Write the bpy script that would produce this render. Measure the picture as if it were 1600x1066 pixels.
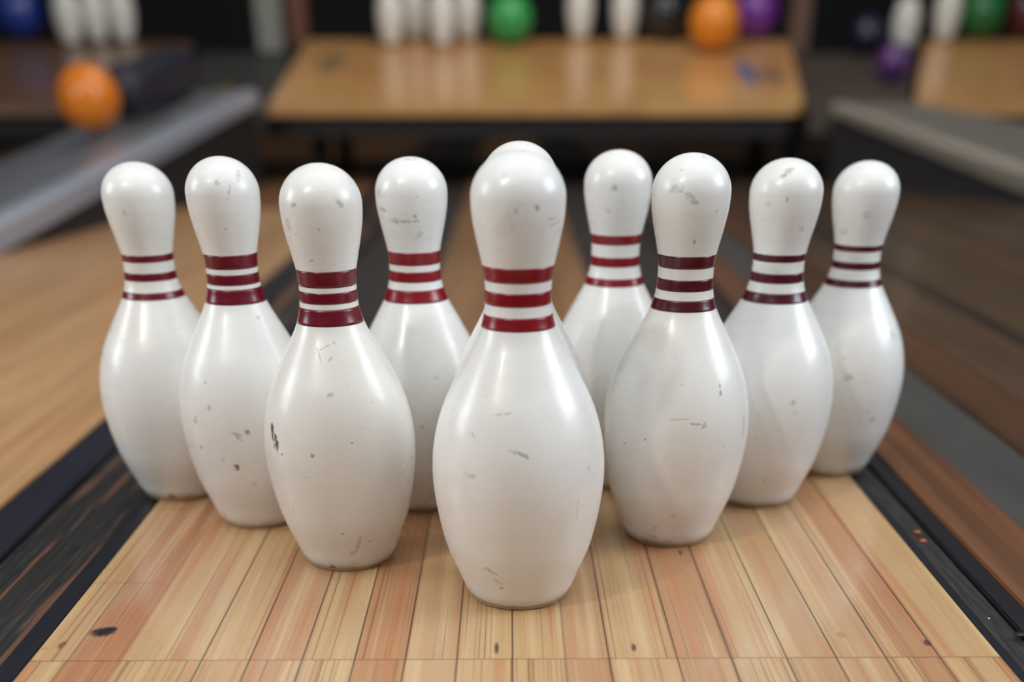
import bpy, bmesh, math, random
from mathutils import Vector, Matrix
random.seed(7)
for o in list(bpy.data.objects): bpy.data.objects.remove(o)
S = bpy.context.scene
COL = S.collection

# ------------------------------------------------------------------ camera
F, CH, PITCH, ROLL, CX, CY = 1750.0, .37791, .5377859, -.0043907, 800.0, 1151.43
_R = Vector((1, 0, 0)); _U = Vector((0, math.sin(PITCH), math.cos(PITCH))); _W = Vector((0, math.cos(PITCH), -math.sin(PITCH)))
EX = _R*math.cos(ROLL) + _U*math.sin(ROLL); EY = -_R*math.sin(ROLL) + _U*math.cos(ROLL)
cd = bpy.data.cameras.new('camera'); cam = bpy.data.objects.new('camera', cd); COL.objects.link(cam)
cam.matrix_world = Matrix(((EX.x, EY.x, -_W.x, 0), (EX.y, EY.y, -_W.y, 0), (EX.z, EY.z, -_W.z, CH), (0, 0, 0, 1)))
cd.sensor_width = 36; cd.lens = 36*F/1600; cd.shift_x = (800-CX)/1600; cd.shift_y = (CY-533)/1600
cd.clip_start = .02; cd.clip_end = 60
cd.dof.use_dof = True; cd.dof.focus_distance = .90; cd.dof.aperture_fstop = 2.05
S.camera = cam
S.view_settings.view_transform = 'Standard'; S.view_settings.look = 'None'
S.view_settings.gamma = 1; S.view_settings.use_curve_mapping = False
S.view_settings.exposure = 0.50

# ------------------------------------------------------------------ world and lamps
w = bpy.data.worlds.new('world'); S.world = w; w.use_nodes = True
bg = w.node_tree.nodes['Background']; bg.inputs[0].default_value = (.80, .88, 1, 1); bg.inputs[1].default_value = .11

def lamp(name, loc, target, size, power, col=(1, 1, 1), sy=None, spread=None):
    l = bpy.data.lights.new(name, 'AREA'); l.energy = power; l.color = col
    l.shape = 'RECTANGLE' if sy else 'DISK'; l.size = size
    if sy: l.size_y = sy
    if spread: l.spread = math.radians(spread)
    o = bpy.data.objects.new(name, l); COL.objects.link(o); o.location = loc
    o.rotation_euler = (Vector(target)-Vector(loc)).to_track_quat('-Z', 'Y').to_euler(); return o

lamp('ceiling_light_large', (.2, .6, 3.1), (0, 1.0, 0), 5.0, 70, (.97, .99, 1), 3.6)
lamp('ceiling_spot_left', (-1.5, -.6, 2.3), (0, 1, .15), .16, 12, (1, .97, .92))
lamp('ceiling_spot_left_near', (-1.15, -.6, 2.6), (0, 1, .15), .12, 5, (1, .97, .92))
lamp('window_light_right', (3.0, .9, 1.7), (0, 1, .15), 1.5, 42, (.85, .92, 1), 1.3)
lamp('window_light_left', (-3.2, 1.0, 1.3), (0, 1, .15), .9, 22, (.90, .95, 1), 1.2)
lamp('far_board_fill', (.2, 4.6, 2.4), (0, 5.4, .3), 2.6, 17, (1, .92, .80), .3)  # added fill to brighten the far boards and balls, no visible fixture

# ------------------------------------------------------------------ helpers
def ray(px, py): return EX*((px-CX)/F) - EY*((py-CY)/F) + _W
O = Vector((0, 0, CH))
def atx(px, py, X): d = ray(px, py); return O + d*(X/d.x)
def aty(px, py, Y): d = ray(px, py); return O + d*(Y/d.y)
def atz(px, py, Z=0.0): d = ray(px, py); return O + d*((Z-CH)/d.z)
def pix(p): q = Vector(p)-O; return CX+F*q.dot(EX)/q.dot(_W), CY-F*q.dot(EY)/q.dot(_W)

def tag(o, label=None, cat=None, group=None, kind=None):
    for k, v in (('label', label), ('category', cat), ('group', group), ('kind', kind)):
        if v: o[k] = v
    return o
def link(name, bm, mat, parent=None, smooth=True):
    me = bpy.data.meshes.new(name); bm.normal_update(); bm.to_mesh(me); bm.free()
    for p in me.polygons: p.use_smooth = smooth
    if mat: me.materials.append(mat)
    o = bpy.data.objects.new(name, me); COL.objects.link(o)
    if parent: o.parent = parent
    return o
def empty(name, loc=(0, 0, 0)):
    o = bpy.data.objects.new(name, None); COL.objects.link(o); o.location = loc; o.empty_display_size = .05; return o
def box(bm, a, b):
    vs = [bm.verts.new((x, y, z)) for x in (a[0], b[0]) for y in (a[1], b[1]) for z in (a[2], b[2])]
    for f in ((0, 1, 3, 2), (4, 6, 7, 5), (0, 4, 5, 1), (2, 3, 7, 6), (0, 2, 6, 4), (1, 5, 7, 3)): bm.faces.new([vs[i] for i in f])
    return bm
def bevel(bm, r, seg=2):
    bmesh.ops.recalc_face_normals(bm, faces=bm.faces)
    bmesh.ops.bevel(bm, geom=list(bm.edges), offset=r, segments=seg, affect='EDGES', clamp_overlap=True); return bm
def prism(pts, z0, z1):
    """outline (x, y, z) list extruded down by thickness z1-z0 (z0 < z1 offsets from each point's own z)"""
    bm = bmesh.new()
    top = [bm.verts.new((p[0], p[1], p[2]+z1)) for p in pts]; bot = [bm.verts.new((p[0], p[1], p[2]+z0)) for p in pts]
    bm.faces.new(top); bm.faces.new(bot[::-1]); n = len(pts)
    for i in range(n): bm.faces.new((top[i], bot[i], bot[(i+1) % n], top[(i+1) % n]))
    bmesh.ops.recalc_face_normals(bm, faces=bm.faces); return bm
def lathe(prof, n=96, cap=True):
    bm = bmesh.new(); rings = []
    for z, r in prof:
        if r < 1e-6: rings.append([bm.verts.new((0, 0, z))])
        else: rings.append([bm.verts.new((r*math.cos(2*math.pi*k/n), r*math.sin(2*math.pi*k/n), z)) for k in range(n)])
    for a, b in zip(rings, rings[1:]):
        for k in range(n):
            k2 = (k+1) % n
            if len(a) == 1: bm.faces.new((a[0], b[k2], b[k]))
            elif len(b) == 1: bm.faces.new((a[k], a[k2], b[0]))
            else: bm.faces.new((a[k], a[k2], b[k2], b[k]))
    if cap and len(rings[0]) > 1: bm.faces.new(rings[0][::-1])
    bmesh.ops.recalc_face_normals(bm, faces=bm.faces)
    return bm

# ------------------------------------------------------------------ materials
class NT:
    def __init__(s, name):
        s.m = bpy.data.materials.new(name); s.m.use_nodes = True; s.t = s.m.node_tree
        s.b = s.t.nodes['Principled BSDF']
    def n(s, typ, **k):
        nd = s.t.nodes.new(typ)
        for a, v in k.items(): setattr(nd, a, v)
        return nd
    def put(s, sock, v):
        if isinstance(v, bpy.types.NodeSocket): s.t.links.new(v, sock)
        else: sock.default_value = v
    def math(s, op, a, b=0.0, c=None, clamp=False):
        nd = s.n('ShaderNodeMath', operation=op, use_clamp=clamp); s.put(nd.inputs[0], a); s.put(nd.inputs[1], b)
        if c is not None: s.put(nd.inputs[2], c)
        return nd.outputs[0]
    def vmath(s, op, a, b=(0, 0, 0)):
        nd = s.n('ShaderNodeVectorMath', operation=op); s.put(nd.inputs[0], a); s.put(nd.inputs[1], b)
        return nd.outputs['Value'] if op in ('LENGTH', 'DOT_PRODUCT') else nd.outputs['Vector']
    def mix(s, f, a, b, mode='MIX'):
        nd = s.n('ShaderNodeMix', data_type='RGBA', blend_type=mode); s.put(nd.inputs[0], f); s.put(nd.inputs[6], a); s.put(nd.inputs[7], b); return nd.outputs[2]
    def noise(s, vec, scale=5, detail=4, rough=.5):
        nd = s.n('ShaderNodeTexNoise'); s.put(nd.inputs['Vector'], vec); nd.inputs['Scale'].default_value = scale
        nd.inputs['Detail'].default_value = detail; nd.inputs['Roughness'].default_value = rough; return nd.outputs['Fac']
    def ss(s, v, a, b, o0=0.0, o1=1.0):
        nd = s.n('ShaderNodeMapRange', interpolation_type='SMOOTHSTEP'); s.put(nd.inputs[0], v)
        for i, x in enumerate((a, b, o0, o1)): nd.inputs[i+1].default_value = x
        return nd.outputs[0]
    def co(s): return s.n('ShaderNodeTexCoord').outputs['Object']
    def bump(s, h, st=.2, dist=.001):
        nd = s.n('ShaderNodeBump'); nd.inputs['Strength'].default_value = st; nd.inputs['Distance'].default_value = dist
        s.put(nd.inputs['Height'], h); s.t.links.new(nd.outputs[0], s.b.inputs['Normal'])
    def set(s, **k):
        for a, v in k.items(): s.put(s.b.inputs[a.replace('_', ' ')], v)
        return s.m
def lin(r, g, b):
    f = lambda c: c/12.92 if c <= .04045 else ((c+.055)/1.055)**2.4
    return (f(r/255), f(g/255), f(b/255), 1)
def simple(name, col, rough=.5, metal=0.0, var=.15, scale=20, stretch=(1, 1, 1), coat=0.0):
    k = NT(name); v = k.vmath('MULTIPLY', k.co(), stretch); n = k.noise(v, scale, 4)
    d = tuple(c*(1-var) for c in col[:3])+(1,); e = tuple(min(1, c*(1+var)) for c in col[:3])+(1,)
    return k.set(Base_Color=k.mix(n, d, e), Roughness=rough, Metallic=metal, Coat_Weight=coat)

def spot_mask(k, P, c, u, v, nrm, ru, rv, nz):
    d = k.vmath('SUBTRACT', P, tuple(c))
    a = k.math('DIVIDE', k.vmath('DOT_PRODUCT', d, tuple(u)), ru); b = k.math('DIVIDE', k.vmath('DOT_PRODUCT', d, tuple(v)), rv)
    e = k.math('DIVIDE', k.vmath('DOT_PRODUCT', d, tuple(nrm)), .02)
    q = k.math('ADD', k.math('ADD', k.math('MULTIPLY', a, a), k.math('MULTIPLY', b, b)), k.math('MULTIPLY', e, e))
    q = k.math('ADD', q, nz)
    return k.ss(q, .15, 1.35, 1.0, 0.0)

# ------------------------------------------------------------------ pin profile
PROFILE = [(0.00000, 0.04029), (0.00197, 0.04085), (0.00393, 0.04150), (0.00590, 0.04241), (0.00787, 0.04349), (0.00983, 0.04454), (0.01180, 0.04543), (0.01377, 0.04624), (0.01573, 0.04701), (0.01770, 0.04775), (0.01966, 0.04853), (0.02360, 0.05016), (0.02753, 0.05183), (0.03146, 0.05350), (0.03540, 0.05511), (0.03933, 0.05663), (0.04326, 0.05802), (0.04719, 0.05931), (0.05113, 0.06040), (0.05506, 0.06131), (0.05899, 0.06218), (0.06293, 0.06301), (0.06686, 0.06380), (0.07079, 0.06454), (0.07472, 0.06521), (0.07866, 0.06582), (0.08259, 0.06636), (0.08652, 0.06686), (0.09046, 0.06729), (0.09439, 0.06763), (0.09832, 0.06787), (0.10226, 0.06798), (0.10619, 0.06800), (0.11012, 0.06792), (0.11405, 0.06773), (0.11799, 0.06742), (0.12192, 0.06698), (0.12585, 0.06643), (0.12979, 0.06577), (0.13372, 0.06498), (0.13765, 0.06406), (0.14158, 0.06301), (0.14552, 0.06183), (0.14945, 0.06053), (0.15338, 0.05909), (0.15732, 0.05752), (0.16125, 0.05579), (0.16518, 0.05387), (0.16911, 0.05179), (0.17305, 0.04960), (0.17698, 0.04737), (0.18091, 0.04516), (0.18485, 0.04291), (0.18878, 0.04062), (0.19271, 0.03833), (0.19664, 0.03605), (0.20058, 0.03372), (0.20451, 0.03156), (0.20844, 0.02975), (0.21238, 0.02820), (0.21631, 0.02693), (0.22024, 0.02593), (0.22417, 0.02519), (0.22811, 0.02470), (0.23204, 0.02445), (0.23597, 0.02435), (0.23991, 0.02438), (0.24384, 0.02456), (0.24777, 0.02491), (0.25170, 0.02544), (0.25564, 0.02620), (0.26200, 0.02760), (0.26675, 0.02879), (0.27150, 0.02992), (0.27625, 0.03093), (0.28100, 0.03186), (0.28575, 0.03275), (0.29050, 0.03333), (0.29525, 0.03364), (0.30000, 0.03380), (0.30174, 0.03374), (0.30347, 0.03358), (0.30519, 0.03330), (0.30690, 0.03292), (0.30858, 0.03242), (0.31023, 0.03182), (0.31185, 0.03112), (0.31343, 0.03031), (0.31496, 0.02940), (0.31644, 0.02839), (0.31786, 0.02729), (0.31923, 0.02610), (0.32053, 0.02482), (0.32176, 0.02346), (0.32292, 0.02202), (0.32400, 0.02050), (0.32499, 0.01891), (0.32591, 0.01726), (0.32673, 0.01554), (0.32747, 0.01376), (0.32811, 0.01194), (0.32866, 0.01006), (0.32911, 0.00815), (0.32946, 0.00619), (0.32971, 0.00419), (0.32986, 0.00214), (0.32992, 0.00000)]
def interp(x, xs, ys):
    if x <= xs[0]: return ys[0]
    lo, hi = 0, len(xs)-1
    if x >= xs[hi]: return ys[hi]
    while hi-lo > 1:
        m = (lo+hi)//2
        if xs[m] <= x: lo = m
        else: hi = m
    t = (x-xs[lo])/(xs[hi]-xs[lo]); return ys[lo]+(ys[hi]-ys[lo])*t
PZ = [p[0] for p in PROFILE]; PR = [p[1] for p in PROFILE]

class Pin:
    def __init__(s, x, y, kz, kr=1.0): s.x, s.y, s.kz, s.kr = x, y, kz, kr
    def r(s, z): return interp(z/s.kz, PZ, PR)*s.kr if 0 <= z <= PZ[-1]*s.kz else 0
    def hit(s, px, py):
        d = ray(px, py).normalized(); t0 = math.hypot(s.x, s.y)-.12; t = t0
        while t < t0+.35:
            p = O+d*t
            if math.hypot(p.x-s.x, p.y-s.y) <= s.r(p.z) and p.z > 0: return Vector((p.x-s.x, p.y-s.y, p.z))
            t += .0005
        return None
    def z_at(s, py):            # height whose near side on the axis shows at image row py
        lo, hi = .12, .30
        dx, dy = -s.x, -s.y; l = math.hypot(dx, dy); dx /= l; dy /= l
        for _ in range(40):
            m = (lo+hi)/2; r = s.r(m)
            if pix((s.x+dx*r, s.y+dy*r, m))[1] > py: lo = m
            else: hi = m
        return lo

def pin_material(pin, spots, seed):
    k = NT('white_pin_lacquer'); P = k.co()
    off = k.vmath('ADD', P, (seed*3.1, seed*1.7, seed*.9))
    n1 = k.noise(off, 9, 3); n2 = k.noise(off, 260, 2); n3 = k.noise(k.vmath('MULTIPLY', off, (1, 1, 2.2)), 34, 6, .65)
    col = k.mix(k.ss(n1, .35, .75), lin(236, 236, 233), lin(230, 227, 219))
    grime = k.math('MULTIPLY', k.ss(n3, .60, .74), .11)
    col = k.mix(grime, col, lin(176, 172, 162))
    n4 = k.noise(off, 75, 2); speck = k.math('MULTIPLY', k.ss(n4, .735, .775), .4)
    col = k.mix(speck, col, lin(120, 112, 100))
    zs = k.n('ShaderNodeSeparateXYZ'); k.t.links.new(P, zs.inputs[0])
    foot = k.math('MULTIPLY', k.ss(zs.outputs[2], .001, .012, 1, 0), k.ss(n3, .42, .62, .1, .75))
    col = k.mix(foot, col, lin(150, 128, 100))
    nz = k.math('MULTIPLY', k.math('SUBTRACT', k.noise(off, 300, 4), .5), 5.0)
    rough = k.ss(n3, .3, .8, .24, .42)
    for (px, py, ru, rv, ang, c, st) in spots:
        h = pin.hit(px, py)
        if h is None: continue
        nr = Vector((h.x, h.y, 0)).normalized(); tz = (pin.r(h.z+.002)-pin.r(h.z-.002))/.004
        v = (Vector((0, 0, 1))+nr*tz).normalized(); u = Vector((-nr.y, nr.x, 0))
        nrm = u.cross(v)
        a = math.radians(ang); u2 = u*math.cos(a)+v*math.sin(a); v2 = -u*math.sin(a)+v*math.cos(a)
        sc = (Vector((pin.x, pin.y, 0))+h-O).length/F
        m = k.math('MULTIPLY', spot_mask(k, P, h, u2, v2, nrm, ru*sc*1.05, rv*sc*1.05, nz), st*.72)
        col = k.mix(m, col, lin(*c))
    k.bump(k.math('ADD', n1, k.math('MULTIPLY', n2, .02)), .05, .002)
    return k.set(Base_Color=col, Roughness=rough, Coat_Weight=.12, Coat_Roughness=.1, Specular_IOR_Level=.5)

def stripe_material(name, c):
    k = NT(name); n = k.noise(k.vmath('MULTIPLY', k.co(), (1, 1, 6)), 60, 4)
    return k.set(Base_Color=k.mix(n, lin(*[x*.86 for x in c]), lin(*c)), Roughness=.27, Coat_Weight=.1, Coat_Roughness=.1)
RED = stripe_material('bright_maroon_paint', (140, 8, 26)); MAR = stripe_material('maroon_paint', (112, 8, 30)); DRK = stripe_material('dark_maroon_paint', (84, 10, 26))
RING = simple('brown_base_ring', lin(176, 152, 122), .5)

BR, GR, DK = (128, 98, 66), (158, 154, 148), (78, 70, 62)
PINS = [
 ('front', (0.006, 0.8728, 1, 1), [(421, 444.5), (460, 481.5), (498.5, 520)], RED,
  'largest white bowling pin with red neck stripes, foremost at the tip of the triangle',
  [(840, 325, 3, 3.5, 30, DK, .9), (806, 330, 3.5, 3.5, 0, GR, .6), (820, 236, 4, 2, 0, DK, .8), (862, 342, 12, 1.6, 10, GR, .8), (868, 349, 12, 1.4, 10, GR, .8), (872, 361, 7, 1.8, 30, GR, .8),
   (818, 712, 9, 3, -25, (140, 138, 132), .9), (803, 706, 7, 3, -15, GR, .6), (768, 893, 14, 2.2, -32, (182, 150, 116), .9), (776, 908, 10, 2, -38, (182, 150, 116), .8), (784, 919, 3.4, 3, 0, (165, 135, 105), .9), (757, 890, 7, 1.5, -15, GR, .7),
   (920, 731, 3.5, 4, 0, GR, .9), (783, 648, 14, 2, 8, GR, .7), (741, 683, 10, 1.6, -50, GR, .7), (737, 745, 6, 4, 0, GR, .5), (727, 741, 4, 5, 0, GR, .5), (903, 790, 1.6, 22, 0, GR, .5), (790, 350, 22, 12, 60, (216, 206, 190), .5)]),
 ('left2', (-0.1458, 0.954, 0.9617, 0.9393), [(425.5, 451), (459, 476.5), (485, 511.5)], MAR,
  'bowling pin with a dark gouge on its left flank, left of front pin',
  [(426, 675, 5, 13, 12, (70, 70, 72), 1.3), (431, 691, 6, 13, 8, (70, 70, 72), 1.3), (441, 711, 2.3, 2.3, 0, DK, .9), (488, 712, 2.8, 3.2, 0, BR, 1), (478, 746, 1.6, 1.6, 0, DK, .9), (521, 887, 5.5, 5.5, 0, BR, 1.35), (535, 834, 2.2, 2, 30, DK, .8), (577, 846, 2.2, 2, 0, DK, .9),
   (560, 850, 3, 13, -12, GR, .8), (553, 863, 7, 4, 40, GR, .6), (550, 692, 2, 1.5, 0, DK, .8), (459, 320, 5, 3, 20, GR, .9), (530, 318, 4, 7, 40, GR, .9), (547, 285, 2, 4, 30, DK, .8), (498, 359, 1.6, 2, 0, DK, .8), (463, 367, 2.4, 2, 0, GR, .9), (487, 407, 2.5, 1.5, 0, BR, .7), (450, 350, 5, 8, 0, GR, .5), (508, 543, 14, 1.4, 28, GR, .8), (499, 556, 1.4, 13, 20, GR, .8), (516, 562, 5, 1.5, 60, (130, 128, 120), .8), (516, 618, 7, 3, 20, GR, .8)]),
 ('right2', (0.1477, 1.0083, 0.9698, 0.950), [(402, 421.5), (439, 457), (471, 489)], DRK,
  'scratched white bowling pin with dark maroon stripes, next right of the front pin',
  [(1086, 663, 10, 1.8, -8, GR, .9), (1060, 656, 16, 1.3, 4, GR, .6), (1125, 604, 1.8, 7, 10, DK, .8), (1126, 614, 2, 5, -20, DK, .8), (1162, 664, 2, 15, -3, (120, 116, 110), .9), (1085, 378, 2.6, 2.6, 0, (140, 136, 128), .9), (1080, 309, 14, 4, -38, GR, .7), (1057, 296, 9, 5, 0, GR, .6), (1120, 330, 3, 2, 0, GR, .8),
   (976, 692, 2.5, 2, 0, DK, .7), (1008, 687, 2, 1.6, 0, DK, .8), (1101, 562, 1.6, 2, 0, DK, .8), (1066, 602, 2, 2.4, 0, GR, .9), (1023, 825, 5, 2, 0, BR, .7), (1020, 838, 8, 2.4, -10, BR, .6), (1040, 845, 7, 2, 0, BR, .6), (1053, 806, 6, 1.4, 20, GR, .8), (1010, 843, 7, 2, -18, BR, .6)]),
 ('left3', (-0.245, 1.06, 0.9575, 0.921), [(400, 422), (430.5, 447), (453.5, 477.5)], MAR,
  'white bowling pin with wide maroon stripes and brown pits on its belly, second from left',
  [(306, 656, 4.5, 5, 0, (165, 140, 95), .9), (315, 700, 3.4, 3.2, 0, BR, .8), (387, 676, 3.8, 3.4, 0, (100, 92, 80), .9), (368, 679, 8, 3, -15, (150, 145, 130), .9), (374, 686, 5, 2, -40, (150, 140, 125), .8), (370, 730, 4.5, 4.5, 0, (95, 78, 60), 1.3), (350, 803, 3, 5, 25, BR, .9), (327, 638, 3, 4, 20, GR, .8), (321, 598, 2.4, 2, 0, GR, .8), (340, 287, 4, 4, 0, GR, .7), (358, 300, 2, 10, -20, GR, .6), (372, 275, 3, 9, -30, GR, .6), (374, 827, 4, 2, 0, (120, 70, 40), .8), (398, 757, 6, 4, 30, GR, .5)]),
 ('right3', (0.2486, 1.1145, 0.9376, 0.957), [(399.5, 411), (429, 444), (459.5, 476)], DRK,
  'bowling pin with a brown scuff on its crown, second from right',
  [(1233, 267, 9, 4, 35, (172, 164, 148), .95), (1224, 275, 5, 2.4, 10, (165, 155, 140), .9), (1230, 311, 2, 3, 0, GR, .9), (1199, 320, 6, 4, 0, GR, .4), (1252, 358, 3.5, 3.5, 0, (200, 194, 170), .8), (1238, 630, 3.4, 4, 0, GR, .7), (1243, 646, 3, 2, 0, GR, .6), (1182, 686, 2, 2.4, 0, GR, .8)]),
 ('left4', (-0.3425, 1.143, 0.93, 0.955), [(400, 411), (428, 440.5), (458.5, 470)], MAR,
  'leftmost bowling pin of the ten, three narrow maroon stripes, beside the black gutter',
  [(269, 777, 6.5, 6.5, 0, (140, 98, 58), 1.35), (164, 622, 4, 3, 0, GR, .6), (195, 334, 4, 4, 0, GR, .5), (271, 788, 8, 2, 0, BR, .8)]),
 ('right4', (0.3486, 1.213, 0.9111, 0.9355), [(385, 394.5), (411, 422.5), (439, 450.5)], DRK,
  'rightmost bowling pin of the ten, narrow dark maroon stripes and grey bruises',
  [(1326, 590, 6, 5, 20, (160, 152, 156), .9), (1363, 655, 6, 5, -30, (172, 166, 166), .9), (1355, 644, 5, 3, -50, GR, .5), (1318, 363, 5, 4, 0, GR, .5), (1354, 337, 5, 6, 20, GR, .4), (1345, 735, 16, 5, 0, (168, 155, 130), .5)]),
 ('back_left', (-0.0876, 1.1061, 0.946, 0.95), [(396, 416), (426, 442.5), (455, 475.5)], RED,
  'white bowling pin with bright red stripes in the gap left of the front pin',
  [(598, 327, 9, 3, -15, (178, 160, 156), .9), (648, 338, 2.5, 3, 40, (150, 146, 140), .9), (633, 347, 22, 2, 3, GR, .7), (655, 367, 4, 7, -40, GR, .5), (640, 249, 10, 3, 0, GR, .6), (592, 300, 4, 7, 0, GR, .6), (682, 590, 4, 3, 0, GR, .6), (620, 345, 10, 4, 0, GR, .5)]),
 ('back_right', (0.1025, 1.1755, 0.949, 0.9501), [(369, 384), (403.5, 418.5), (437, 449.5)], RED,
  'white bowling pin with thin red stripes, half hidden by two nearer pins',
  [(961, 295, 4, 4.5, 0, GR, .8), (950, 330, 4, 3, 0, GR, .4)]),
 ('hidden', (0.0080, 1.0045, 1, 0.93), [(421, 440), (455, 470), (485, 500)], RED,
  'bowling pin hidden behind the front pin, only crown and shoulder showing', []),
]
def zinv_stripes(pin, st): return [(pin.z_at(b), pin.z_at(a)) for a, b in st]

def add_pin(pin, zst, mat, smat, label, group, name='bowling_pin', loc=None, n=96):
    root = empty(name, loc or (pin.x, pin.y, 0)); tag(root, label, 'bowling pin', group)
    prof = [(z*pin.kz, r*pin.kr) for z, r in PROFILE if z > .004]
    zr = .0042*pin.kz; prof = [(zr, pin.r(zr)-.0004)]+[p for p in prof if p[0] > zr]
    link('body', lathe(prof, n), mat, root)
    link('base_ring', lathe([(0, pin.r(0)-.002), (.0006, pin.r(.0006)-.0008), (.002, pin.r(.002)-.0006), (zr, pin.r(zr)-.0006)], n), RING, root)
    for z0, z1 in zst:
        e = .00012; q = 6
        pr = [(z0, pin.r(z0)-.0003)]+[(z0+(z1-z0)*i/q, pin.r(z0+(z1-z0)*i/q)+e) for i in range(q+1)]+[(z1, pin.r(z1)-.0003)]
        bm = lathe(pr, n, cap=False); link('neck_stripe', bm, smat, root)
    return root

for i, (nm, (x, y, kz, kr), st, sm, lab, spots) in enumerate(PINS):
    if nm == 'hidden':      # its crown shows at row 219
        p = Pin(x, y, 1.0, kr); lo, hi = .8, 1.2
        for _ in range(30):
            m = (lo+hi)/2; H = PZ[-1]*m; top = min(pix((x, y+.02*math.sin(a), H-.008*(1-math.cos(a))))[1] for a in (0, .5))
            if top > 220: lo = m
            else: hi = m
        p = Pin(x, y, lo, kr); zst = zinv_stripes(p, [(394, 408), (420, 434), (446, 458)])
    else:
        p = Pin(x, y, kz, kr); zst = zinv_stripes(p, st)
    add_pin(p, zst, pin_material(p, spots, i+1), sm, lab, 'ten bowling pins on the deck')

# ------------------------------------------------------------------ floor around: dark lane bed with strips
def wood(name, c0, c1, gscale=(70, 2.2, 1), lines=None, rough=.35, coat=.2, streak=(60, 30, 18), streak_amt=.35, seed=0):
    k = NT(name); P = k.vmath('ADD', k.co(), (seed*1.37, seed*.7, 0))
    v = k.vmath('MULTIPLY', P, gscale); a = k.noise(v, 1.0, 6, .6); b = k.noise(k.vmath('MULTIPLY', P, (gscale[0]*.22, gscale[1]*.5, 1)), 1.0, 3)
    col = k.mix(k.ss(a, .3, .7), lin(*c0), lin(*c1))
    col = k.mix(k.math('MULTIPLY', k.ss(b, .45, .75), streak_amt), col, lin(*streak))
    if lines:
        x = k.n('ShaderNodeSeparateXYZ'); k.t.links.new(k.co(), x.inputs[0])
        for X, wd in lines:
            m = k.ss(k.math('ABSOLUTE', k.math('SUBTRACT', x.outputs[0], X)), wd*.4, wd, .75, 0); col = k.mix(m, col, (.01, .008, .006, 1))
    k.bump(a, .15, .001)
    return k.set(Base_Color=col, Roughness=rough, Coat_Weight=coat, Coat_Roughness=.15)

BLACK = simple('black_paint', lin(22, 21, 24), .5, var=.3)
fl = link('floor', box(bmesh.new(), (-9, -2, -.08), (9, 16, -.03)), simple('dark_floor', lin(34, 30, 27), .6, var=.4, scale=3), smooth=False); tag(fl, kind='structure')

SX = .4405      # metres of X per unit of vanishing slope
def strip(name, x0, x1, y0, y1, ztop, mat, label, cat, group=None, kind=None, bev=.0015):
    bm = bevel(box(bmesh.new(), (x0, y0, -.03), (x1, y1, ztop)), bev, 2)
    o = link(name, bm, mat, smooth=False); tag(o, label, cat, group, kind); return o

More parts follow.
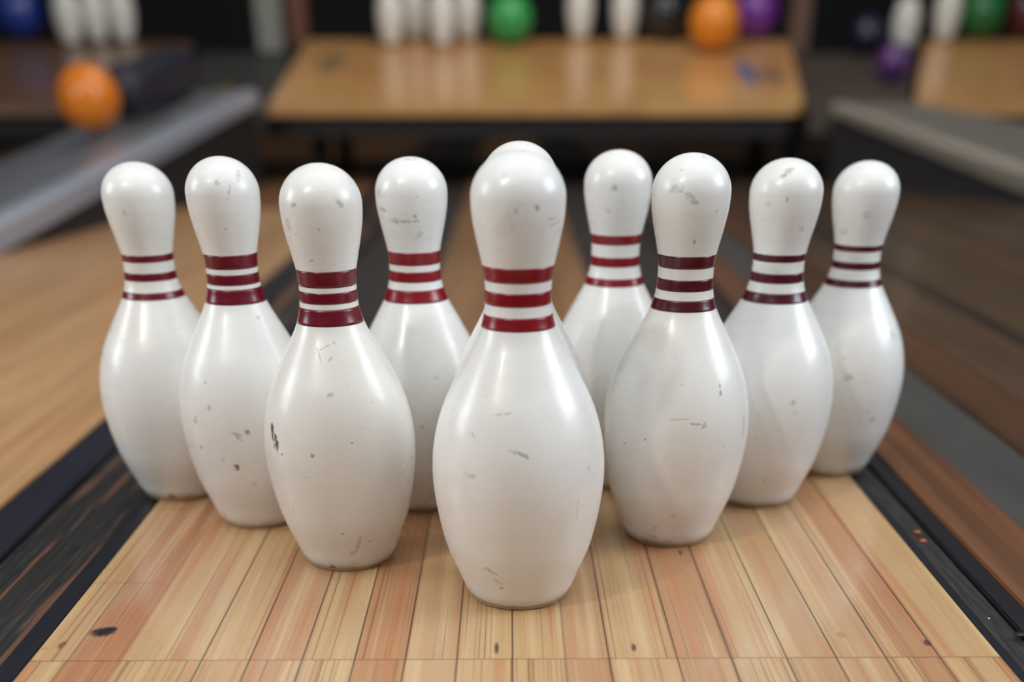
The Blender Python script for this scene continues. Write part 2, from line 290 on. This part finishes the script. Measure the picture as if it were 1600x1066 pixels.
# the foreground deck: maple planks glued side by side
LX = [20, 80, 163, 297.5, 375, 460, 545, 627, 711, 801, 887, 958, 1069, 1157, 1247, 1328, 1409, 1497, 1590]
XS = [atz(x, 1066).x for x in LX]; XS[0] = -.3602; XS[-1] = .3655
PC = [(192, 158, 114), (173, 119, 84), (190, 156, 112), (189, 153, 112), (182, 140, 104), (190, 160, 118), (178, 131, 94), (189, 153, 111), (192, 160, 116), (189, 156, 114), (178, 138, 98), (187, 154, 112), (175, 133, 96), (189, 160, 120), (178, 143, 105), (183, 149, 112), (175, 131, 94), (190, 156, 111)]
def deck_material():
    k = NT('maple_deck'); P = k.co(); sp = k.n('ShaderNodeSeparateXYZ'); k.t.links.new(P, sp.inputs[0]); X, Y = sp.outputs[0], sp.outputs[1]
    cr = k.n('ShaderNodeValToRGB'); cr.color_ramp.interpolation = 'CONSTANT'
    k.t.links.new(k.ss(X, -.4, .4), cr.inputs[0]); cr.inputs[0]
    mr = cr.inputs[0].links[0].from_node; mr.interpolation_type = 'LINEAR'
    el = cr.color_ramp.elements
    while len(el) > 1: el.remove(el[-1])
    el[0].position = 0; el[0].color = lin(*PC[0])
    for x, c in zip(XS[1:-1], PC[1:]): e = el.new((x+.4)/.8); e.color = lin(*c)
    # boards past the seam are other pieces of wood
    sY = atz(800, 1030).y
    near = k.ss(Y, sY-.0002, sY+.0002, 1, 0)
    P2 = k.vmath('ADD', P, (0, 0, 0)); cmb = k.n('ShaderNodeCombineXYZ'); k.t.links.new(k.math('MULTIPLY', near, 7.3), cmb.inputs[2]); k.t.links.new(k.math('MULTIPLY', near, .11), cmb.inputs[0])
    P2 = k.vmath('ADD', P, cmb.outputs[0])
    g1 = k.noise(k.vmath('MULTIPLY', P2, (330, 5, 1)), 1.0, 5, .6)
    g2 = k.noise(k.vmath('MULTIPLY', P2, (75, 1.6, 1)), 1.0, 3)
    g3 = k.noise(k.vmath('MULTIPLY', P2, (26, 5, 1)), 1.0, 3)
    g4 = k.noise(k.vmath('MULTIPLY', P2, (700, 60, 1)), 1.0, 2)
    col = cr.outputs[0]
    col = k.mix(k.ss(g1, .42, .72, 0, .5), col, lin(190, 138, 88))
    col = k.mix(k.ss(g2, .52, .68, 0, .62), col, lin(182, 116, 80))
    col = k.mix(k.ss(g2, .48, .30, 0, .5), col, lin(216, 188, 142))
    col = k.mix(k.ss(g3, .5, .8, 0, .35), col, lin(186, 156, 128))
    col = k.mix(k.ss(g4, .6, .8, 0, .25), col, lin(150, 104, 66))
    g5 = k.noise(k.vmath('MULTIPLY', P2, (520, 1.1, 1)), 1.0, 3); g6 = k.noise(k.vmath('MULTIPLY', P2, (42, .7, 1)), 1.0, 2)
    col = k.mix(k.math('MULTIPLY', k.ss(g5, .52, .64), k.ss(g6, .42, .60, .12, .8)), col, lin(132, 84, 54))
    for i, x in enumerate(XS[1:-1]):
        wd, st = (.0011, .85)
        if i in (1,): st = .15
        if i in (0, 9): st = .5
        m = k.ss(k.math('ABSOLUTE', k.math('SUBTRACT', X, x)), wd*.35, wd, st, 0); col = k.mix(m, col, lin(62, 44, 32))
    m = k.ss(k.math('ABSOLUTE', k.math('SUBTRACT', Y, sY)), .0004, .0011, .62, 0); col = k.mix(m, col, lin(88, 58, 44))
    s2 = atz(200, 911).y; xa = atz(250, 911).x
    m = k.math('MULTIPLY', k.ss(k.math('ABSOLUTE', k.math('SUBTRACT', Y, s2)), .0003, .0008, .5, 0), k.ss(X, xa-.001, xa+.001, 1, 0)); col = k.mix(m, col, lin(88, 62, 44))
    nz = k.math('MULTIPLY', k.math('SUBTRACT', k.noise(P, 300, 3), .5), 1.4)
    for px, py, ru, rv, c, st in [(160, 988, 19, 9, (34, 30, 32), 1), (172, 984, 11, 6, (34, 30, 32), 1), (97, 1008, 6, 7, (120, 78, 48), .9), (776, 1013, 4, 12, (62, 44, 32), .9), (990, 1012, 4.5, 8, (62, 44, 32), .9),
                                  (1063, 864, 3, 7, (62, 44, 32), .8), (1449, 1005, 6, 6, (70, 52, 42), .9), (1314, 992, 7, 6, (165, 115, 75), .7), (1203, 841, 3, 3, (90, 70, 50), .7), (70, 1014, 5, 3, (180, 120, 80), .6)]:
        c0 = atz(px, py); sc = (c0-O).length/F
        m = k.math('MULTIPLY', spot_mask(k, P, c0, (1, 0, 0), (0, 1, 0), (0, 0, 1), ru*sc, rv*sc*1.9, nz), st); col = k.mix(m, col, lin(*c))
    r = k.ss(k.noise(P, 14, 5), .3, .75, .20, .38)
    k.bump(g1, .05, .0008)
    return k.set(Base_Color=col, Roughness=r, Coat_Weight=.35, Coat_Roughness=.12)
dk = link('pin_deck', bevel(box(bmesh.new(), (XS[0], .35, -.03), (XS[-1], 1.245, 0)), .0012, 2), deck_material(), smooth=False)
tag(dk, 'light maple plank board with thin dark joints, carrying the ten white pins', 'lane deck')

def gutter_material(name, base, rust, amt, seed, lo=.56):
    k = NT(name); P = k.vmath('ADD', k.co(), (seed, seed*2, 0))
    a = k.noise(k.vmath('MULTIPLY', P, (55, 2.2, 1)), 1.0, 4, .6); b = k.noise(k.vmath('MULTIPLY', P, (260, 14, 1)), 1.0, 4, .6); c = k.noise(P, 500, 2)
    col = k.mix(b, lin(*[x*.6 for x in base]), lin(*[x*1.25 for x in base]))
    col = k.mix(k.math('MULTIPLY', k.ss(a, lo, lo+.08), amt), col, lin(*rust))
    col = k.mix(k.ss(c, .72, .78, 0, .5), col, lin(110, 105, 95))
    k.bump(b, .3, .001); return k.set(Base_Color=col, Roughness=k.ss(b, .3, .7, .3, .55), Coat_Weight=.1)
GL = -.516
strip('gutter_channel', GL+.052, -.3602-.022, .35, 9, -.0055, gutter_material('worn_gutter', (40, 38, 36), (112, 76, 56), .85, 2.1, .50), 'black worn gutter channel with rust streaks left of the maple deck', 'gutter')
strip('gutter_edge', -.3602-.0215, -.3608, .35, 9, -.0018, simple('navy_edge', lin(26, 27, 33), .35, var=.4, scale=30, stretch=(4, .4, 1)), 'narrow dark navy edge strip along the left side of the maple deck', 'edge strip')
strip('gutter_ledge', GL, GL+.0515, .35, 9, -.002, simple('navy_ledge', lin(34, 34, 44), .35, var=.4, scale=14, stretch=(4, .4, 1)), 'wide dark navy ledge between rust streaked gutter and the left wooden lane', 'ledge')
WLX = -1.212
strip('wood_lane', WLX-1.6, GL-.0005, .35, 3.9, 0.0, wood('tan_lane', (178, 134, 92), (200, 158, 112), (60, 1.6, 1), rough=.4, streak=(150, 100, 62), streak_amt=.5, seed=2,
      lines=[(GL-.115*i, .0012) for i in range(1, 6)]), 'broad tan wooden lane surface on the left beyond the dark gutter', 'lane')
strip('wood_lane', WLX-1.6, GL-.0005, 3.9005, 9, 0.0, wood('shaded_tan_lane', (122, 84, 54), (146, 104, 68), (60, 1.6, 1), rough=.4, streak=(90, 56, 34), streak_amt=.5, seed=3), 'far stretch of the left wooden lane by the metal rail, browner colour for shade', 'lane')  # continues the tan lane; light falloff is put into the darker colour
# strips beyond the far end of the deck, between the gutters
strip('center_board', -.155, .165, 1.2465, 9, -.004, wood('amber_board', (128, 90, 56), (152, 110, 70), (60, 1.6, 1), seed=5, streak=(100, 66, 40)), 'amber wooden strip running away down the middle behind the pins', 'board')
strip('dark_panel', -.360, -.156, 1.2465, 9, -.006, simple('charcoal_panel_left', lin(38, 34, 32), .5, var=.4, scale=12, stretch=(4, .4, 1)), 'charcoal strip left of the amber centre board behind the pins', 'panel')
strip('dark_panel', .166, .3652, 1.2465, 9, -.006, simple('charcoal_panel_right', lin(36, 31, 28), .5, var=.4, scale=12, stretch=(4, .4, 1)), 'charcoal strip right of the amber centre board behind the pins', 'panel')
# right side
g = [(.3660, .3750, -.002, simple('navy_edge_right', lin(26, 27, 36), .35, var=.4, scale=30, stretch=(4, .4, 1)), 'gutter_edge', 'narrow black edge strip along the right side of the maple deck', 'edge strip'),
     (.3755, .3985, -.005, gutter_material('worn_gutter_right', (46, 44, 41), (116, 88, 60), .7, 4.4, .56), 'gutter_channel', 'grey worn gutter channel with orange flecks right of the maple deck', 'gutter'),
     (.3990, .4180, -.002, simple('black_edge_right', lin(22, 21, 26), .4, var=.4, scale=30, stretch=(4, .4, 1)), 'gutter_lip', 'black lip between grey right gutter and the rust brown board', 'edge strip'),
     (.4185, .4880, .000, wood('rust_board', (88, 58, 38), (122, 80, 50), (60, 1.6, 1), seed=8, streak=(66, 40, 34), streak_amt=.8), 'side_board', 'rust brown wooden board right of the black gutter lip', 'board'),
     (.4885, .5840, -.003, simple('grey_panel_right', lin(62, 60, 56), .5, var=.3, scale=10, stretch=(4, .4, 1)), 'floor_strip', 'grey flat strip between two brown boards on the right', 'panel')]
for x0, x1, z, m, nm, lb, ct in g: strip(nm, x0, x1, .35, 9, z, m, lb, ct)
xr = .5845
for i, (wd, c0, c1) in enumerate([(.085, (76, 50, 32), (100, 66, 40)), (.14, (72, 54, 40), (94, 70, 50)), (.03, (44, 36, 32), (56, 46, 38)), (.20, (68, 52, 38), (88, 68, 48)), (.15, (76, 54, 36), (96, 68, 44)), (.22, (68, 50, 36), (92, 66, 44)), (1.6, (64, 48, 36), (84, 62, 44))]):
    strip('side_board', xr, xr+wd-.003, .35, 9, 0.0, wood('dark_board', c0, c1, (50, 1.4, 1), seed=11+i, streak=(48, 34, 26), streak_amt=.6),
          ['warm brown board just right of the grey flat strip', 'wide dull brown board, second one right of the grey strip', 'thin blackish board between two wide dull brown ones on the right', 'wide greyish brown board in the middle of the right side',
           'reddish brown board on the right, second from the far rail', 'dark brown board next to the outermost one by the right rail', 'darkest outermost board below the right metal rail'][i], 'board')
    xr += wd
XRR = xr

# ------------------------------------------------------------------ loose bits in the gutters
def blob(name, c, r, mat, label, cat, sx=1.5, sz=.5):
    bm = bmesh.new(); bmesh.ops.create_icosphere(bm, subdivisions=2, radius=r)
    for v in bm.verts: v.co = Vector((v.co.x*sx, v.co.y*(1+.3*random.random()), v.co.z*sz))*(.85+.3*random.random())
    o = link(name, bm, mat); o.location = (c.x, c.y, c.z+r*sz*.8); tag(o, label, cat); return o
OR = simple('orange_chip', lin(196, 104, 62), .6)
blob('debris_chip', atz(1433, 833, -.005), .0022, OR, 'orange paint chip in right gutter, the farther of two', 'chip')
blob('debris_chip', atz(1442, 847, -.005), .0024, OR, 'orange paint chip in right gutter, the nearer of two', 'chip')
blob('debris_chip', atz(1545, 967, -.005), .0008, simple('white_chip', lin(230, 230, 220), .6), 'tiny white chip in the right gutter', 'chip', 1)
blob('debris_chip', atz(175, 845, -.0055), .0017, simple('tan_chip', lin(170, 120, 84), .6), 'small tan chip in the left gutter near leftmost pin', 'chip', 1.1)
bm = bevel(box(bmesh.new(), (-.011, -.003, 0), (.011, .003, .0025)), .0008)
o = link('rubber_scrap', bm, simple('black_rubber', lin(14, 14, 15), .5)); o.location = atz(1599, 994, -.002)+Vector((.004, 0, .0)); tag(o, 'black rubber scrap lying in gutter at right edge of view', 'scrap')

# ------------------------------------------------------------------ metal rails between the lanes
ALU = simple('brushed_rail', lin(128, 130, 134), .38, .25, var=.12, scale=8, stretch=(1, .2, 1)); LIP = simple('highlit_rail_lip', lin(176, 180, 192), .3, .35, var=.08)  # left lip: highlight along the rounded edge is put into its paler colour
DARKP = simple('dark_rail_side', lin(40, 38, 38), .6, var=.2); ALU2 = simple('warm_rail', lin(124, 118, 108), .45, .2, var=.12, scale=8, stretch=(1, .2, 1)); LIP2 = simple('warm_rail_lip', lin(140, 132, 120), .4, .2, var=.1)
def rail(sgn, A, B, name_label, m1, m2):
    """A, B: near and far section, each (inner foot, lip top, outer top) as world points"""
    c = A[0].copy(); c.z = 0; root = empty('lane_divider', c); tag(root, name_label, 'divider', 'metal dividers between the lanes')
    def P(i, t):
        q = A[i].lerp(B[i], t)-c
        if i: q.z = max(q.z, .03)
        return q
    ts = [-.35 if sgn < 0 else -1.6, 0, .33, .66, 1]
    def sect(f, mat, nm):
        bm = bmesh.new(); rings = [[bm.verts.new(q) for q in f(t)] for t in ts]
        for a, b in zip(rings, rings[1:]):
            for i in range(len(a)): j = (i+1) % len(a); bm.faces.new((a[i], a[j], b[j], b[i]))
        bm.faces.new(rings[0]); bm.faces.new(rings[-1][::-1]); bmesh.ops.recalc_face_normals(bm, faces=bm.faces)
        return link(nm, bm, mat, root, smooth=False)
    X = Vector((sgn, 0, 0))
    def low(t): q = P(0, t); q.z = max(q.z, .003); return q
    def fl(q, z=.0012): return Vector((q.x, q.y, z))
    sect(lambda t: [fl(low(t)+X*.02), low(t)+X*.02, Vector((P(2, t).x-X.x*.01, P(2, t).y, low(t).z)), fl(P(2, t)-X*.01)], DARKP, 'side_panel')
    sect(lambda t: [low(t), P(1, t)-Vector((0, 0, .012)), P(1, t)+X*.02, P(1, t)+X*.06, Vector((P(1, t).x+X.x*.06, low(t).y, low(t).z))], m2, 'lip')
    sect(lambda t: [Vector((P(1, t).x+X.x*.0605, low(t).y, low(t).z)), P(1, t)+X*.0605-Vector((0, 0, .005)), P(2, t)-Vector((0, 0, .005)), Vector((P(2, t).x, P(2, t).y, low(t).z))], m1, 'top_plate')
    return lambda px, py: (lambda p: p)(atz(px, py, P(1, .5).z+0))
def sec(lo, up, out, Y):
    a = aty(*lo, Y); b = Vector((a.x, a.y, aty(*up, Y).z)); o = aty(*out, Y); return [a, b, Vector((o.x, Y, b.z))]
RA = [atz(0, 396, .004)]; RA.append(RA[0]+Vector((0, 0, aty(0, 352, RA[0].y).z-.004))); RA.append(aty(0, 250, 4.25))
RB = sec((405, 163), (400, 140), (262, 176), 4.73)
rail(-1, RA, RB, 'grey metal lane divider rail on the left carrying the orange ball', ALU, LIP)
QA = sec((1600, 302), (1600, 266), (1720, 215), 3.95); QA[2] = aty(1600, 190, 4.4); QB = sec((1296, 177), (1300, 159), (1432, 174), 4.69)
rail(1, QA, QB, 'warm grey metal lane divider rail at the right', ALU2, LIP2)
def rail_top(px, py):       # point of the left rail's top plate seen at a pixel
    d = ray(px, py); t = 2.0
    while t < 7:
        p = O+d*t; k = (p.y-RA[0].y)/(RB[0].y-RA[0].y)
        if p.z <= RA[1].z*(1-k)+RB[1].z*k-.005: return p
        t += .002
    return p

# ------------------------------------------------------------------ raised boards far behind
YF, YB = 4.8, 5.95
ZF, ZB = aty(800, 160, YF).z, aty(800, 62, YB).z
SL = (ZB-ZF)/(YB-YF)
def zp(y): return ZF+SL*(y-YF)
NP = Vector((0, -SL, 1)).normalized()
def onp(px, py):
    d = ray(px, py); t = (ZF-SL*YF-O.z)/(d.z-SL*d.y); return O+d*t
def P3(px, py): q = onp(px, py); return (q.x, q.y, zp(q.y))
def rounded(pts, idx, r=.09):
    out = []
    for i, p in enumerate(pts):
        if i not in idx: out.append(Vector(p)); continue
        a = Vector(pts[i-1]); c = Vector(pts[(i+1) % len(pts)]); b = Vector(p)
        A = b+(a-b).normalized()*r; C = b+(c-b).normalized()*r
        for t in range(7): u = t/6; out.append(A*(1-u)**2+b*2*u*(1-u)+C*u*u)
    return out
FARW = wood('golden_approach', (196, 148, 92), (214, 166, 106), (6, 3, 1), rough=.28, coat=.3, seed=21, streak=(190, 126, 76), streak_amt=.6)
FARL = wood('brown_approach', (112, 82, 60), (130, 96, 70), (6, 3, 1), rough=.3, coat=.3, seed=22, streak=(96, 66, 48))
FARR = wood('orange_approach', (196, 146, 92), (212, 158, 100), (6, 3, 1), rough=.3, coat=.3, seed=23, streak=(184, 124, 74))
NOSE = simple('dark_nosing', lin(26, 22, 20), .6)
def board(pts, idx, mat, label):
    root = empty('raised_platform', (sum(p[0] for p in pts)/4, YF, 0)); off = -root.location; tag(root, label, 'platform', 'raised wooden platforms far behind')
    q = [v+off for v in rounded(pts, idx)]
    link('top_board', prism(q, -.03, 0), mat, root, smooth=False)
    c = sum(q, Vector())/len(q); q2 = [c+(v-c)*.97+Vector((0, .03, 0)) for v in q]
    link('under_frame', prism(q2, -.105, -.0301), NOSE, root, smooth=False)
    xs = [v.x for v in q2]
    for x in (min(xs)+.1, max(xs)-.1):
        for y in (YF+.25, YB-.15):
            yy = y+off.y; link('leg', box(bmesh.new(), (x-.03, yy-.03, .001), (x+.03, yy+.03, zp(y)-.1)), NOSE, root, smooth=False)
    return root
board([P3(418, 166), P3(1258, 166), P3(1232, 62), P3(482, 62)], (1, 2), FARW, 'golden wooden platform far behind the pins, wide and centred')
board([P3(-420, 166), P3(262, 166), P3(300, 66), P3(-380, 66)], (), FARL, 'dull brown wooden platform at upper left behind the orange ball')
board([P3(1428, 166), P3(2150, 166), P3(2110, 62), P3(1446, 62)], (), FARR, 'light orange wooden platform at upper right corner')
BLU = simple('blue_decal', lin(70, 100, 140), .5); GRY = simple('grey_decal', lin(120, 96, 74), .5)
def decal(px, py, rx, ry, mat, label, dz=0.0):
    c = onp(px, py); e = onp(px+rx, py); rr = abs(e.x-c.x); f = onp(px, py-ry); ry_ = abs(f.y-c.y)
    pts = [(rr*math.cos(a*math.pi/12), ry_*math.sin(a*math.pi/12), SL*ry_*math.sin(a*math.pi/12)) for a in range(24)]
    o = link('floor_sticker', prism(pts, 0.0003, .0013), mat, smooth=False); o.location = (c.x, c.y, zp(c.y)+dz); tag(o, label, 'sticker')
decal(1168, 114, 13, 17, BLU, 'blue round sticker on right end of the golden platform')
decal(1206, 118, 17, 11, GRY, 'faded grey sticker on the golden platform right of the blue one')
decal(519, 97, 20, 16, simple('smudge', lin(136, 108, 74), .5), 'grey smudged sticker on left end of the golden platform')

# dark channels between platforms (run up beside them)
def channel(pts, mat, label, nm='gutter_ramp', dz=0.0):
    o = link(nm, prism([(p[0], p[1], p[2]+dz) for p in pts], -.04, 0), mat, smooth=False); tag(o, label, 'channel'); return o
channel([P3(272, 166), P3(410, 166), P3(472, 62), P3(312, 62)], simple('dark_channel', lin(56, 56, 53), .5, var=.4, scale=3), 'dark grey channel between brown and golden platforms', dz=-.05)
channel([P3(1268, 166), P3(1420, 166), P3(1436, 62), P3(1242, 62)], simple('dark_channel_right', lin(72, 62, 54), .5, var=.5, scale=3), 'dark brown channel between golden and orange platforms', dz=-.05)
decal(342, 127, 15, 15, simple('dull_yellow', lin(120, 104, 40), .5), 'dull yellow round sticker in the dark channel on the left', dz=-.05)
for px0, px1, col_, lb, Y in [(402, 440, (128, 128, 120), 'grey upright post left of the golden platform', 5.9), (452, 480, (104, 62, 40), 'reddish brown upright post at left of the golden platform', 6.02), (1234, 1264, (92, 66, 50), 'brown upright post right of the golden platform', 5.8)]:
    a = aty(px0, 60, Y); b = aty(px1, 60, Y)
    o = link('upright_post', bevel(box(bmesh.new(), (a.x, Y, zp(Y)-.05+.012), (b.x, Y+.08, 1.9)), .006), simple('post_paint', lin(*col_), .5), smooth=False); tag(o, lb, 'post')

# ------------------------------------------------------------------ balls
def ball_mat(name, c, rough=.15):
    k = NT(name); n = k.noise(k.co(), 7, 4); return k.set(Base_Color=k.mix(n, lin(*[x*.85 for x in c]), lin(*c)), Roughness=rough, Coat_Weight=.3, Coat_Roughness=.05)
BM = {}
HOLE = simple('finger_hole', lin(10, 10, 10), .6)
def ball(pos, c, label, R=.108, group='bowling balls on the far platforms', holes=(.3, .5)):
    root = empty('bowling_ball', pos); tag(root, label, 'bowling ball', group)
    if c not in BM: BM[c] = ball_mat('ball_resin', c)
    bm = bmesh.new(); bmesh.ops.create_uvsphere(bm, u_segments=64, v_segments=40, radius=R); link('shell', bm, BM[c], root)
    for a, b in ((0, 0), (.3, .05), (.12, .38)):
        d = Vector((math.sin(.9+a)*.8, .9, .9+b)).normalized()
        h = lathe([(-.004, 0.0), (-.004, .0125), (.0006, .0125), (.0006, 0.0)], 20)
        h.transform(Matrix.Translation(d*(R-.0005)) @ d.to_track_quat('Z', 'Y').to_matrix().to_4x4()); link('finger_hole', h, HOLE, root, smooth=False)
    return root
def ball_on(px, py, c, label, R=.108, dz=0.0):
    q = onp(px, py); q = Vector((q.x, q.y, zp(q.y)+dz)); return ball(q+NP*(R+.0005), c, label, R)
ball_on(797, 70, (52, 168, 84), 'green bowling ball on the golden platform right of the standing pins', .098)
ball_on(1112, 80, (250, 150, 34), 'orange bowling ball on right end of the golden platform')
ball_on(1176, 61, (120, 50, 160), 'purple bowling ball directly behind orange one on the golden platform', .1)
ball_on(1037, 62, (30, 32, 38), 'black bowling ball on the golden platform left of the orange one', .1)
ball_on(40, 62, (26, 60, 150), 'blue bowling ball at far upper left corner', .108)
ball_on(1527, 61, (16, 110, 48), 'dark green bowling ball on the orange platform at upper right', .1)
ball_on(1597, 60, (84, 24, 34), 'dark red bowling ball at upper right corner of view', .1)
ball_on(1394, 106, (96, 50, 120), 'purple ball low in the dark channel beside the orange platform', .07, -.05)
ball_on(1352, 64, (26, 28, 60), 'dark navy ball at the back of the right channel', .075, -.05)
# orange ball on the left divider
q = rail_top(148, 206); rb_ = 46.5*(q-O).dot(_W)/F
ball(q+Vector((0, 0, rb_+.0005)), (250, 138, 28), 'orange bowling ball resting on the grey left divider rail', rb_, group='loose balls by the rails')
a_ = rail_top(240, 172); dr = (RB[1]-RA[1]); dr.normalize()
roll = lathe([(-.27, 0)]+[(-.27+.05*(1-math.cos(t*math.pi/12)), .078*math.sin(t*math.pi/12)) for t in range(1, 7)]+[(.25+.05*math.sin(t*math.pi/12), .078*math.cos(t*math.pi/12)) for t in range(0, 6)]+[(.30, 0)], 40, cap=False)
o = link('bumper_roll', roll, simple('navy_vinyl', lin(34, 32, 46), .45)); o.rotation_euler = dr.to_track_quat('Z', 'Y').to_euler(); o.location = a_+Vector((0, 0, .082)); tag(o, 'dark navy padded roll on the grey rail just behind the orange ball', 'bumper roll')

# ------------------------------------------------------------------ far pins
FP = simple('far_pin_lacquer', lin(226, 224, 216), .3, var=.05)
def far_pin(px, py, label, mat=FP, dz=.004):
    q = onp(px, py); y = q.y
    p = Pin(q.x, y, 1.1, .84); root = add_pin(p, [(.205, .218), (.228, .241), (.25, .263)], mat, MAR, label, 'pins on the far platforms', loc=(q.x, y, zp(y)+dz), n=32)
far_pin(612, 72, 'white pin on the golden platform, leftmost of its small cluster')
far_pin(650, 62, 'dimmer white pin between two bright ones on the golden platform')
far_pin(692, 74, 'bright white pin on golden platform, third of the cluster')
far_pin(731, 63, 'white pin nearest the green ball on the golden platform')
far_pin(905, 62, 'dim pin right of the green ball on the golden platform')
far_pin(975, 62, 'dim beige pin left of the black ball on the golden platform')
far_pin(113, 70, 'pale pin on brown platform, nearest the blue ball')
far_pin(155, 66, 'pale pin in the middle of three on the brown platform')
far_pin(196, 66, 'pale pin on the brown platform, farthest from the blue ball')
far_pin(1412, 64, 'pale pin at back of the right channel beside navy ball', dz=-.046)
far_pin(1474, 64, 'white pin on the orange platform left of green ball')

# pit walls; the back one is coloured black for the unlit room
PIT = simple('unlit_pit_black', lin(10, 9, 9), .8)
o = link('wall_back', box(bmesh.new(), (-9, 8.6, -.08), (9, 8.7, 3.2)), PIT, smooth=False); tag(o, kind='structure')
for i, (x, n_) in enumerate(((-9, 'left'), (9, 'right'))):
    o = link('wall_'+n_, box(bmesh.new(), (x-.05, -4, -.08), (x+.05, 8.7, 3.2)), simple('wall_paint_'+n_, lin(120, 112, 100), .8), smooth=False); tag(o, kind='structure')
